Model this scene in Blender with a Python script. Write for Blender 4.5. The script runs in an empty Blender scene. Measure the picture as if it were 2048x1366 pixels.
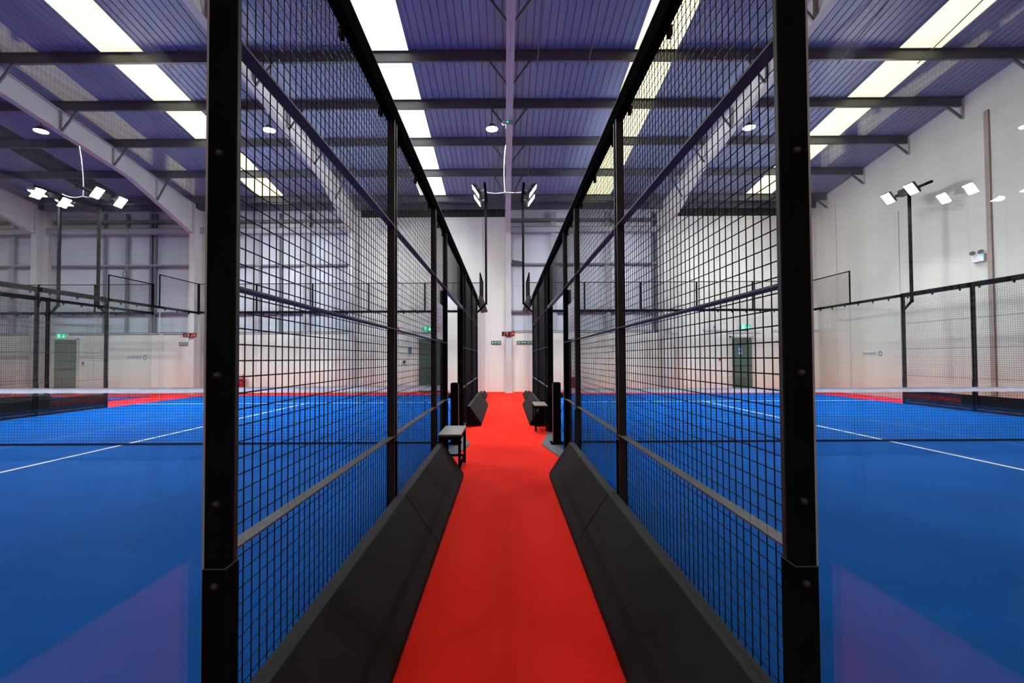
import bpy, bmesh, math, random
from mathutils import Vector, Matrix
random.seed(7)
scene = bpy.context.scene
COL = scene.collection

# ------------------------------------------------------------------ camera
F_PX = 945.0
cam_data = bpy.data.cameras.new('camera')
cam_data.sensor_fit = 'HORIZONTAL'
cam_data.sensor_width = 36.0
cam_data.lens = F_PX * 36.0 / 2048.0
cam_data.shift_x = 14.8 / 2048.0
cam_data.shift_y = 11.8 / 2048.0
cam_data.clip_start = 0.05
cam = bpy.data.objects.new('camera', cam_data)
COL.objects.link(cam)
PITCH, ROLL = math.atan(22 / F_PX), 0.005
fw = Vector((0, math.cos(PITCH), math.sin(PITCH)))
up0 = Vector((0, -math.sin(PITCH), math.cos(PITCH)))
rt0 = Vector((1, 0, 0))
rt = math.cos(ROLL) * rt0 - math.sin(ROLL) * up0
up = math.sin(ROLL) * rt0 + math.cos(ROLL) * up0
cam.matrix_world = Matrix(((rt.x, up.x, -fw.x, -0.0125), (rt.y, up.y, -fw.y, 0.0),
                           (rt.z, up.z, -fw.z, 1.343), (0, 0, 0, 1)))
scene.camera = cam

# ------------------------------------------------------------------ world and exposure
world = bpy.data.worlds.new('world')
scene.world = world
world.use_nodes = True
world.node_tree.nodes['Background'].inputs[0].default_value = (0.55, 0.65, 0.8, 1)
world.node_tree.nodes['Background'].inputs[1].default_value = 0.3
scene.view_settings.view_transform = 'Standard'
scene.view_settings.look = 'None'
scene.view_settings.gamma = 1.0
scene.view_settings.use_curve_mapping = False
scene.view_settings.exposure = -0.2
scene.cycles.transparent_max_bounces = 32      # sight lines cross many panes of glass

FLOOD = 1200.0        # radiance of a floodlight lens
HIGHBAY = 1000.0       # radiance of a high-bay lens
SKYLIGHT = 1.42      # radiance of a daylit rooflight sheet

# ------------------------------------------------------------------ materials
MATS = {}
def mat(name, col, rough=0.6, metal=0.0, spec=0.5, noise=None, bump=None, emit=None):
    """noise = (scale, amount, detail[, stretch xyz]); bump = (scale, strength)"""
    m = bpy.data.materials.new(name); m.use_nodes = True
    nt = m.node_tree; b = nt.nodes['Principled BSDF']
    b.inputs['Base Color'].default_value = (*col, 1)
    b.inputs['Roughness'].default_value = rough
    b.inputs['Metallic'].default_value = metal
    b.inputs['Specular IOR Level'].default_value = spec
    tc = None
    if noise or bump:
        tc = nt.nodes.new('ShaderNodeTexCoord')
    if noise:
        mp = nt.nodes.new('ShaderNodeMapping')
        if len(noise) > 3: mp.inputs['Scale'].default_value = noise[3]
        nt.links.new(tc.outputs['Object'], mp.inputs['Vector'])
        n = nt.nodes.new('ShaderNodeTexNoise')
        n.inputs['Scale'].default_value = noise[0]; n.inputs['Detail'].default_value = noise[2]
        nt.links.new(mp.outputs['Vector'], n.inputs['Vector'])
        r = nt.nodes.new('ShaderNodeMapRange')
        r.inputs['From Min'].default_value = 0.3; r.inputs['From Max'].default_value = 0.7
        r.inputs['To Min'].default_value = 1 - noise[1]; r.inputs['To Max'].default_value = 1 + noise[1]
        nt.links.new(n.outputs['Fac'], r.inputs['Value'])
        mx = nt.nodes.new('ShaderNodeVectorMath'); mx.operation = 'SCALE'
        mx.inputs[0].default_value = col
        nt.links.new(r.outputs['Result'], mx.inputs['Scale'])
        nt.links.new(mx.outputs['Vector'], b.inputs['Base Color'])
    if bump:
        n2 = nt.nodes.new('ShaderNodeTexNoise'); n2.inputs['Scale'].default_value = bump[0]
        n2.inputs['Detail'].default_value = 3
        nt.links.new(tc.outputs['Object'], n2.inputs['Vector'])
        bp = nt.nodes.new('ShaderNodeBump'); bp.inputs['Strength'].default_value = bump[1]
        bp.inputs['Distance'].default_value = 0.01
        nt.links.new(n2.outputs['Fac'], bp.inputs['Height'])
        nt.links.new(bp.outputs['Normal'], b.inputs['Normal'])
    if emit:
        b.inputs['Emission Color'].default_value = (*emit[:3], 1)
        b.inputs['Emission Strength'].default_value = emit[3]
    MATS[name] = m
    return m

def turf_mat(name, col, col2, s1, s2, ystretch=1.0, rough=0.9):
    m = bpy.data.materials.new(name); m.use_nodes = True
    nt = m.node_tree; b = nt.nodes['Principled BSDF']
    b.inputs['Roughness'].default_value = rough
    b.inputs['Specular IOR Level'].default_value = 0.05
    tc = nt.nodes.new('ShaderNodeTexCoord')
    mp = nt.nodes.new('ShaderNodeMapping'); mp.inputs['Scale'].default_value = (1, ystretch, 1)
    nt.links.new(tc.outputs['Object'], mp.inputs['Vector'])
    a = nt.nodes.new('ShaderNodeTexNoise'); a.inputs['Scale'].default_value = s1; a.inputs['Detail'].default_value = 4
    c = nt.nodes.new('ShaderNodeTexNoise'); c.inputs['Scale'].default_value = s2; c.inputs['Detail'].default_value = 2
    nt.links.new(mp.outputs['Vector'], a.inputs['Vector'])
    nt.links.new(tc.outputs['Object'], c.inputs['Vector'])
    ad = nt.nodes.new('ShaderNodeMath'); ad.operation = 'ADD'
    nt.links.new(a.outputs['Fac'], ad.inputs[0]); nt.links.new(c.outputs['Fac'], ad.inputs[1])
    r = nt.nodes.new('ShaderNodeMapRange')
    r.inputs['From Min'].default_value = 0.65; r.inputs['From Max'].default_value = 1.35
    nt.links.new(ad.outputs['Value'], r.inputs['Value'])
    mx = nt.nodes.new('ShaderNodeMix'); mx.data_type = 'RGBA'
    mx.inputs['A'].default_value = (*col, 1); mx.inputs['B'].default_value = (*col2, 1)
    nt.links.new(r.outputs['Result'], mx.inputs['Factor'])
    nt.links.new(mx.outputs['Result'], b.inputs['Base Color'])
    bp = nt.nodes.new('ShaderNodeBump'); bp.inputs['Strength'].default_value = 0.35; bp.inputs['Distance'].default_value = 0.004
    nt.links.new(c.outputs['Fac'], bp.inputs['Height']); nt.links.new(bp.outputs['Normal'], b.inputs['Normal'])
    MATS[name] = m
    return m

turf_mat('red_carpet', (0.88, 0.013, 0.007), (0.96, 0.034, 0.016), 1.3, 160, 0.6)
turf_mat('blue_turf', (0.000, 0.078, 0.355), (0.000, 0.114, 0.48), 0.7, 140, 1.8)
mat('white_line', (0.85, 0.9, 0.9), 0.8, noise=(60, 0.12, 3))
mat('cream', (0.68, 0.68, 0.62), 0.75, noise=(0.9, 0.05, 4, (1.6, 1, 0.25)), bump=(40, 0.05))
mat('cream_gable', (0.60, 0.59, 0.52), 0.6, noise=(0.8, 0.05, 4, (1, 1.5, 0.3)))
mat('cladding', (0.52, 0.55, 0.60), 0.5, noise=(0.7, 0.06, 3))
mat('ledge', (0.55, 0.53, 0.52), 0.6)
mat('roof_sheet', (0.195, 0.225, 0.325), 0.55, noise=(0.5, 0.06, 3))
mat('dark_sheet', (0.02, 0.022, 0.026), 0.6)
mat('white_steel', (0.46, 0.45, 0.44), 0.5, noise=(2.5, 0.06, 4), bump=(25, 0.04))
mat('purlin', (0.10, 0.108, 0.12), 0.5, metal=0.1, noise=(1.5, 0.2, 3))
mat('girt', (0.13, 0.14, 0.16), 0.5, noise=(2, 0.15, 3))
mat('eaves_beam', (0.34, 0.35, 0.38), 0.5, noise=(2, 0.1, 3))
mat('black_steel', (0.006, 0.007, 0.007), 0.5, spec=0.0, noise=(6, 0.2, 3))
mat('bar_steel', (0.066, 0.070, 0.078), 0.5, spec=0.3, noise=(9, 0.2, 3))
mat('upright_steel', (0.022, 0.022, 0.022), 0.5, spec=0.2, noise=(9, 0.2, 3))
mat('wire', (0.006, 0.007, 0.008), 0.5, spec=0.2)
mat('bolt', (0.03, 0.03, 0.03), 0.35, metal=0.3)
mat('bright_bolt', (0.75, 0.75, 0.75), 0.25, metal=0.7)
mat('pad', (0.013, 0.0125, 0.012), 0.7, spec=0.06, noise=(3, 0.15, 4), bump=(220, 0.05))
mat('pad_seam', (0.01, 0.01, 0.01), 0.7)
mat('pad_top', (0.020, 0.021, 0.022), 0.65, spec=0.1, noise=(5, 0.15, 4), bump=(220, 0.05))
mat('net_cord', (0.012, 0.014, 0.016), 0.8)
mat('wood_top', (0.17, 0.155, 0.115), 0.45, noise=(5, 0.18, 5, (6, 1, 1)))
mat('rubber_mat', (0.07, 0.08, 0.09), 0.8, noise=(30, 0.3, 3))
mat('door_green', (0.050, 0.105, 0.072), 0.45, noise=(3, 0.1, 2))
mat('door_frame', (0.52, 0.50, 0.46), 0.6)
mat('sign_blue', (0.05, 0.16, 0.45), 0.4)
mat('sign_green', (0.005, 0.10, 0.075), 0.4)
mat('sign_white', (0.62, 0.80, 0.74), 0.4)
mat('exit_glow', (0.0, 0.3, 0.15), 0.4, emit=(0.0, 0.62, 0.30, 1.0))
mat('exit_glow_white', (0.6, 0.9, 0.8), 0.4, emit=(0.55, 1.0, 0.82, 1.6))
mat('clock_case', (0.010, 0.006, 0.006), 0.35)
mat('clock_digit', (0.4, 0.02, 0.02), 0.4, emit=(1.0, 0.12, 0.08, 1.8))
mat('fire_red', (0.42, 0.008, 0.015), 0.4)
mat('label_white', (0.75, 0.74, 0.74), 0.6, noise=(40, 0.1, 3))
mat('paper', (0.62, 0.63, 0.68), 0.5, noise=(25, 0.08, 3, (1, 1, 4)))
mat('lamp_body', (0.02, 0.02, 0.022), 0.45)
mat('lamp_white', (0.7, 0.7, 0.72), 0.4)
mat('white_cable', (0.75, 0.75, 0.78), 0.5)
mat('conduit', (0.34, 0.27, 0.22), 0.6)
mat('pipe_dark', (0.16, 0.15, 0.15), 0.5)
mat('lens', (1, 1, 1), 0.4, emit=(0.93, 0.97, 1.0, FLOOD))
mat('highbay_lens', (1, 1, 1), 0.4, emit=(0.86, 0.95, 1.0, HIGHBAY))
mat('led_green', (0, 0.5, 0.4), 0.4, emit=(0.0, 1.0, 0.75, 6))
mat('decal', (0.16, 0.21, 0.23), 0.6)
mat('wedge', (0.045, 0.042, 0.040), 0.6, noise=(12, 0.3, 3))
mat('rear_wall', (0.5, 0.5, 0.5), 0.8)

def cloth_mat(name, col):
    m = bpy.data.materials.new(name); m.use_nodes = True
    nt = m.node_tree; nt.nodes.clear()
    out = nt.nodes.new('ShaderNodeOutputMaterial')
    tc = nt.nodes.new('ShaderNodeTexCoord')
    n = nt.nodes.new('ShaderNodeTexNoise'); n.inputs['Scale'].default_value = 6; n.inputs['Detail'].default_value = 4
    mp = nt.nodes.new('ShaderNodeMapping'); mp.inputs['Rotation'].default_value = (0, 0.6, 0); mp.inputs['Scale'].default_value = (1, 1, 3)
    nt.links.new(tc.outputs['Object'], mp.inputs['Vector']); nt.links.new(mp.outputs['Vector'], n.inputs['Vector'])
    r = nt.nodes.new('ShaderNodeMapRange'); r.inputs['From Min'].default_value = 0.3; r.inputs['From Max'].default_value = 0.7
    r.inputs['To Min'].default_value = 0.82; r.inputs['To Max'].default_value = 1.0
    nt.links.new(n.outputs['Fac'], r.inputs['Value'])
    sc = nt.nodes.new('ShaderNodeVectorMath'); sc.operation = 'SCALE'; sc.inputs[0].default_value = col
    nt.links.new(r.outputs['Result'], sc.inputs['Scale'])
    d = nt.nodes.new('ShaderNodeBsdfDiffuse'); t = nt.nodes.new('ShaderNodeBsdfTranslucent')
    nt.links.new(sc.outputs['Vector'], d.inputs['Color']); nt.links.new(sc.outputs['Vector'], t.inputs['Color'])
    mx = nt.nodes.new('ShaderNodeMixShader'); mx.inputs[0].default_value = 0.5
    nt.links.new(d.outputs[0], mx.inputs[1]); nt.links.new(t.outputs[0], mx.inputs[2]); nt.links.new(mx.outputs[0], out.inputs['Surface'])
    MATS[name] = m
cloth_mat('net_tape', (0.93, 0.93, 0.95))

def rooflight_mat(name, col, strength):
    m = bpy.data.materials.new(name); m.use_nodes = True
    nt = m.node_tree; b = nt.nodes['Principled BSDF']
    b.inputs['Base Color'].default_value = (0.7, 0.68, 0.55, 1); b.inputs['Roughness'].default_value = 0.5
    tc = nt.nodes.new('ShaderNodeTexCoord')
    n = nt.nodes.new('ShaderNodeTexNoise'); n.inputs['Scale'].default_value = 1.2; n.inputs['Detail'].default_value = 4
    nt.links.new(tc.outputs['Object'], n.inputs['Vector'])
    r = nt.nodes.new('ShaderNodeMapRange'); r.inputs['To Min'].default_value = strength * 0.85; r.inputs['To Max'].default_value = strength * 1.15
    nt.links.new(n.outputs['Fac'], r.inputs['Value'])
    b.inputs['Emission Color'].default_value = (*col, 1)
    nt.links.new(r.outputs['Result'], b.inputs['Emission Strength'])
    MATS[name] = m
rooflight_mat('rooflight_white', (1.0, 0.97, 0.84), SKYLIGHT * 1.7)  # whiter, stronger emission for one strip
rooflight_mat('rooflight_yellow', (1.0, 0.92, 0.45), SKYLIGHT * 1.35)  # yellower, weaker emission for the other strips

def glass_mat(name, tint, smudge):
    """clear pane: transparent with Schlick reflection and a faint smear of haze"""
    m = bpy.data.materials.new(name); m.use_nodes = True
    nt = m.node_tree; nt.nodes.clear()
    out = nt.nodes.new('ShaderNodeOutputMaterial')
    tr = nt.nodes.new('ShaderNodeBsdfTransparent'); tr.inputs['Color'].default_value = (*tint, 1)
    gl = nt.nodes.new('ShaderNodeBsdfGlossy'); gl.inputs['Roughness'].default_value = 0.0
    geo = nt.nodes.new('ShaderNodeNewGeometry')
    dot = nt.nodes.new('ShaderNodeVectorMath'); dot.operation = 'DOT_PRODUCT'
    nt.links.new(geo.outputs['Incoming'], dot.inputs[0]); nt.links.new(geo.outputs['Normal'], dot.inputs[1])
    ab = nt.nodes.new('ShaderNodeMath'); ab.operation = 'ABSOLUTE'; nt.links.new(dot.outputs['Value'], ab.inputs[0])
    om = nt.nodes.new('ShaderNodeMath'); om.operation = 'SUBTRACT'; om.inputs[0].default_value = 1.0; nt.links.new(ab.outputs[0], om.inputs[1])
    pw = nt.nodes.new('ShaderNodeMath'); pw.operation = 'POWER'; pw.inputs[1].default_value = 5.0; nt.links.new(om.outputs[0], pw.inputs[0])
    mr = nt.nodes.new('ShaderNodeMapRange'); mr.inputs['To Min'].default_value = 0.043; mr.inputs['To Max'].default_value = 1.0
    nt.links.new(pw.outputs[0], mr.inputs['Value'])
    mix = nt.nodes.new('ShaderNodeMixShader')
    nt.links.new(mr.outputs['Result'], mix.inputs[0]); nt.links.new(tr.outputs[0], mix.inputs[1]); nt.links.new(gl.outputs[0], mix.inputs[2])
    if smudge > 0:
        tc = nt.nodes.new('ShaderNodeTexCoord')
        n = nt.nodes.new('ShaderNodeTexNoise'); n.inputs['Scale'].default_value = 9; n.inputs['Detail'].default_value = 8
        nt.links.new(tc.outputs['Object'], n.inputs['Vector'])
        r = nt.nodes.new('ShaderNodeMapRange'); r.inputs['From Min'].default_value = 0.45; r.inputs['From Max'].default_value = 0.75
        r.inputs['To Max'].default_value = smudge
        nt.links.new(n.outputs['Fac'], r.inputs['Value'])
        g2 = nt.nodes.new('ShaderNodeBsdfTranslucent'); g2.inputs['Color'].default_value = (0.7, 0.75, 0.8, 1)
        mix2 = nt.nodes.new('ShaderNodeMixShader')
        nt.links.new(r.outputs['Result'], mix2.inputs[0]); nt.links.new(mix.outputs[0], mix2.inputs[1]); nt.links.new(g2.outputs[0], mix2.inputs[2])
        nt.links.new(mix2.outputs[0], out.inputs['Surface'])
    else:
        nt.links.new(mix.outputs[0], out.inputs['Surface'])
    MATS[name] = m
glass_mat('glass', (0.985, 0.995, 0.992), 0.012)
glass_mat('glass_far', (0.965, 0.992, 0.982), 0.0)
mat('glass_edge', (0.45, 0.52, 0.50), 0.25)

# ------------------------------------------------------------------ mesh helpers
class MB:
    def __init__(self): self.v = []; self.f = []
    def add(self, vs, fs):
        o = len(self.v); self.v += [tuple(p) for p in vs]; self.f += [tuple(i + o for i in q) for q in fs]; return self
    def box(self, x0, x1, y0, y1, z0, z1):
        x0, x1 = sorted((x0, x1)); y0, y1 = sorted((y0, y1)); z0, z1 = sorted((z0, z1))
        return self.add([(x0,y0,z0),(x1,y0,z0),(x1,y1,z0),(x0,y1,z0),(x0,y0,z1),(x1,y0,z1),(x1,y1,z1),(x0,y1,z1)],
                        [(0,3,2,1),(4,5,6,7),(0,1,5,4),(1,2,6,5),(2,3,7,6),(3,0,4,7)])
    def prism_y(self, prof, y0, y1, cap=True):      # prof: list of (x, z)
        n = len(prof)
        vs = [(x, y0, z) for x, z in prof] + [(x, y1, z) for x, z in prof]
        fs = [(i, (i + 1) % n, n + (i + 1) % n, n + i) for i in range(n)]
        if cap: fs += [tuple(range(n))[::-1], tuple(range(n, 2 * n))]
        return self.add(vs, fs)
    def prism_x(self, prof, x0, x1, cap=True):      # prof: list of (y, z)
        n = len(prof)
        vs = [(x0, y, z) for y, z in prof] + [(x1, y, z) for y, z in prof]
        fs = [(i, (i + 1) % n, n + (i + 1) % n, n + i) for i in range(n)]
        if cap: fs += [tuple(range(n))[::-1], tuple(range(n, 2 * n))]
        return self.add(vs, fs)
    def prism_z(self, prof, z0, z1):                # prof: list of (x, y)
        n = len(prof)
        vs = [(x, y, z0) for x, y in prof] + [(x, y, z1) for x, y in prof]
        fs = [(i, (i + 1) % n, n + (i + 1) % n, n + i) for i in range(n)] + [tuple(range(n))[::-1], tuple(range(n, 2 * n))]
        return self.add(vs, fs)
    def tube(self, p0, p1, r, n=8, r1=None, cap=True):
        p0, p1 = Vector(p0), Vector(p1); d = (p1 - p0).normalized(); r1 = r if r1 is None else r1
        a = d.orthogonal().normalized(); b = d.cross(a)
        vs = []
        for p, rr in ((p0, r), (p1, r1)):
            for i in range(n):
                t = 2 * math.pi * i / n; vs.append(p + rr * (math.cos(t) * a + math.sin(t) * b))
        fs = [(i, (i + 1) % n, n + (i + 1) % n, n + i) for i in range(n)]
        if cap: fs += [tuple(range(n))[::-1], tuple(range(n, 2 * n))]
        return self.add(vs, fs)
    def path(self, pts, r, n=6):
        pts = [Vector(p) for p in pts]; rings = []; vs = []
        ref = Vector((0.123, 0.9, 0.31)).normalized()
        for i, p in enumerate(pts):
            d = (pts[min(i + 1, len(pts) - 1)] - pts[max(i - 1, 0)]).normalized()
            a = d.cross(ref)
            a = a.normalized() if a.length > 1e-4 else d.orthogonal().normalized()
            b = d.cross(a)
            for k in range(n):
                t = 2 * math.pi * k / n; vs.append(p + r * (math.cos(t) * a + math.sin(t) * b))
        fs = []
        for i in range(len(pts) - 1):
            for k in range(n):
                fs.append((i * n + k, i * n + (k + 1) % n, (i + 1) * n + (k + 1) % n, (i + 1) * n + k))
        return self.add(vs, fs)
    def bar(self, p0, p1, w, h, upv=(0, 0, 1)):     # rectangular bar
        p0, p1 = Vector(p0), Vector(p1); d = (p1 - p0).normalized(); u = Vector(upv)
        a = d.cross(u).normalized(); b = a.cross(d)
        vs = []
        for p in (p0, p1):
            for sa, sb in ((-1, -1), (1, -1), (1, 1), (-1, 1)): vs.append(p + a * sa * w / 2 + b * sb * h / 2)
        return self.add(vs, [(0, 1, 5, 4), (1, 2, 6, 5), (2, 3, 7, 6), (3, 0, 4, 7), (3, 2, 1, 0), (4, 5, 6, 7)])
    def dome(self, c, axis, r, h, n=8):
        c = Vector(c); ax = Vector(axis).normalized(); a = ax.orthogonal().normalized(); b = ax.cross(a)
        vs = []
        for rr, hh in ((r, 0), (r * 0.85, h * 0.6), (r * 0.4, h)):
            for i in range(n):
                t = 2 * math.pi * i / n; vs.append(c + ax * hh + rr * (math.cos(t) * a + math.sin(t) * b))
        fs = [(j * n + i, j * n + (i + 1) % n, (j + 1) * n + (i + 1) % n, (j + 1) * n + i) for j in range(2) for i in range(n)]
        fs.append(tuple(range(2 * n, 3 * n)))
        return self.add(vs, fs)
    def build(self, name, m, parent=None, smooth=False, bevel=0):
        off = parent_world(parent)
        me = bpy.data.meshes.new(name)
        me.from_pydata([(x - off[0], y - off[1], z - off[2]) for x, y, z in self.v], [], self.f)
        if len(self.f) < 6000:
            bm = bmesh.new(); bm.from_mesh(me); bmesh.ops.recalc_face_normals(bm, faces=bm.faces); bm.to_mesh(me); bm.free()
        me.materials.append(MATS[m] if isinstance(m, str) else m)
        if smooth: me.shade_smooth()
        o = bpy.data.objects.new(name, me); COL.objects.link(o)
        if parent: o.parent = parent
        if bevel:
            b = o.modifiers.new('bevel', 'BEVEL'); b.width = bevel; b.segments = 2; b.limit_method = 'ANGLE'
        return o

def parent_world(p):
    x = y = z = 0.0
    while p is not None:
        x += p.location.x; y += p.location.y; z += p.location.z; p = p.parent
    return x, y, z

def thing(name, label, cat, loc=(0, 0, 0), group=None):
    o = bpy.data.objects.new(name, None); o.empty_display_size = 0.1; COL.objects.link(o)
    o.location = loc
    return tag(o, label, cat, group)
def tag(o, label, cat, group=None):
    o['label'] = label; o['category'] = cat
    if group: o['group'] = group
    return o
def struct(o, label=None):
    o['kind'] = 'structure'
    if label: o['label'] = label
    return o

# ------------------------------------------------------------------ hall dimensions
YW = 19.05           # inner face of the far wall
XW = 12.65           # inner face of the gable wall on the right
XL = -26.0
ROOF0, SLOPE = 7.62, 0.135
def roof_z(y): return ROOF0 + SLOPE * (YW - y) if y >= 0 else ROOF0 + SLOPE * (YW + y)
NET_Y = 7.44
FRAMES = [-18.43, -12.23, -6.0, 0.145, 6.32]     # portal frame lines (X)
LOWZ = 2.42

# ------------------------------------------------------------------ floor
fl = MB().box(XL, XW, -20, YW, -0.10, 0.0).build('floor', 'red_carpet')
struct(fl, 'red carpeted hall floor')

# ------------------------------------------------------------------ ceiling
ROOFLIGHTS = [(-9.62, -8.56, 'rooflight_yellow'), (-3.30, -2.25, 'rooflight_white'), (3.10, 4.17, 'rooflight_yellow'),
              (9.40, 10.45, 'rooflight_yellow'), (-15.95, -14.85, 'dark_sheet'), (-22.2, -21.1, 'rooflight_yellow')]
def corrugated(mb, xa, xb, y0, y1, thick=0.0, rib=0.034, depth=0.018, pitch=0.173):
    """trapezoid ribs running down the slope between y0 and y1"""
    prof = []; x = xa
    while x < xb - 1e-6:
        e = min(x + pitch, xb)
        prof += [(x, 0), (min(x + pitch - rib, e), 0), (min(x + pitch - rib * 0.75, e), depth), (min(x + pitch - rib * 0.25, e), depth)]
        x += pitch
    prof.append((xb, 0))
    n = len(prof)
    vs = [(px, y0, roof_z(y0) + pz) for px, pz in prof] + [(px, y1, roof_z(y1) + pz) for px, pz in prof]
    mb.add(vs, [(i, i + 1, n + i + 1, n + i) for i in range(n - 1)])
ce = MB()
edges = sorted(ROOFLIGHTS)
xs = [XL] + [e for r in edges for e in r[:2]] + [XW]
for i in range(0, len(xs), 2): corrugated(ce, xs[i], xs[i + 1], 0.0, YW + 0.3)
ce.add([(XL, 0, roof_z(0)), (XW, 0, roof_z(0)), (XW, -20, roof_z(-20)), (XL, -20, roof_z(-20))], [(0, 1, 2, 3)])
ceiling = ce.build('ceiling', 'roof_sheet')
struct(ceiling, 'corrugated metal roof lining sloping down to the far wall')
for xa, xb, m in ROOFLIGHTS:
    mb = MB(); corrugated(mb, xa, xb, 0.3, YW - 0.6, depth=0.02)
    o = mb.build('rooflight', m, ceiling)
    o['label'] = 'dark covered rooflight strip' if m == 'dark_sheet' else 'glowing translucent rooflight strip'
    if m != 'dark_sheet':
        MB().box(xa - 0.03, xa + 0.005, 0.3, 0.31, 0, 0)     # (edge trim follows)
    tr = MB()
    for x in (xa, xb):
        tr.add([(x - 0.02, 0.3, roof_z(0.3) - 0.012), (x + 0.02, 0.3, roof_z(0.3) - 0.012), (x + 0.02, YW, roof_z(YW) - 0.012), (x - 0.02, YW, roof_z(YW) - 0.012),
                (x - 0.02, 0.3, roof_z(0.3) + 0.012), (x + 0.02, 0.3, roof_z(0.3) + 0.012), (x + 0.02, YW, roof_z(YW) + 0.012), (x - 0.02, YW, roof_z(YW) + 0.012)],
               [(0, 1, 2, 3), (4, 5, 6, 7), (0, 1, 5, 4), (1, 2, 6, 5), (2, 3, 7, 6), (3, 0, 4, 7)])
    tr.build('rooflight_trim', 'roof_sheet', ceiling)
    if m != 'dark_sheet':
        o = MB().add([(xa, -0.3, roof_z(-0.3) - 0.01), (xb, -0.3, roof_z(-0.3) - 0.01), (xb, -18.4, roof_z(-18.4) - 0.01), (xa, -18.4, roof_z(-18.4) - 0.01)], [(0, 1, 2, 3)]).build('rooflight', m, ceiling)
        o['label'] = 'glowing translucent rooflight strip'

# purlins (C sections open towards the court ends)
PURLINS = [4.1, 5.85, 7.6, 9.36, 11.13, 12.84, 14.58, 16.42, 18.30, 19.00]
for i, y in enumerate(PURLINS):
    z1 = roof_z(y + 0.03) - 0.004; z0 = z1 - 0.235; t = 0.008
    prof = [(y - 0.06, z1), (y + t, z1), (y + t, z0 + t), (y + 0.065, z0 + t), (y + 0.065, z0), (y - 0.012, z0), (y - 0.012, z0 + t), (y, z0 + t), (y, z1 - t), (y - 0.06, z1 - t)]   # Z section
    p = MB().prism_x(prof, XL + 0.05, XW - 0.04).build('roof_purlin', 'purlin')
    tag(p, 'dark steel purlin under the corrugated roof, ' + ['first', 'second', 'third', 'fourth', 'fifth', 'sixth', 'seventh', 'eighth', 'ninth', 'tenth'][len(PURLINS) - 1 - i] + ' from the far wall', 'beam', 'roof purlins')

# sag rods between the purlins
for x, ya, yb in [(0.80, 9.36, 11.2), (2.02, 9.36, 11.2), (0.82, 14.58, 16.5), (1.95, 14.58, 16.5), (6.75, 9.36, 11.2), (8.02, 9.36, 11.2), (9.95, 9.0, 11.2)]:
    za, zb = roof_z(ya) - 0.10, roof_z(yb) - 0.30
    o = MB().tube((x, ya, za), (x, yb, zb), 0.016, 6).build('sag_rod', 'purlin')
    tag(o, 'thin dark rod between roof purlins ' + ('near the gable wall' if x > 5 else 'beside the middle rafter'), 'rod', 'roof sag rods')

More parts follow.
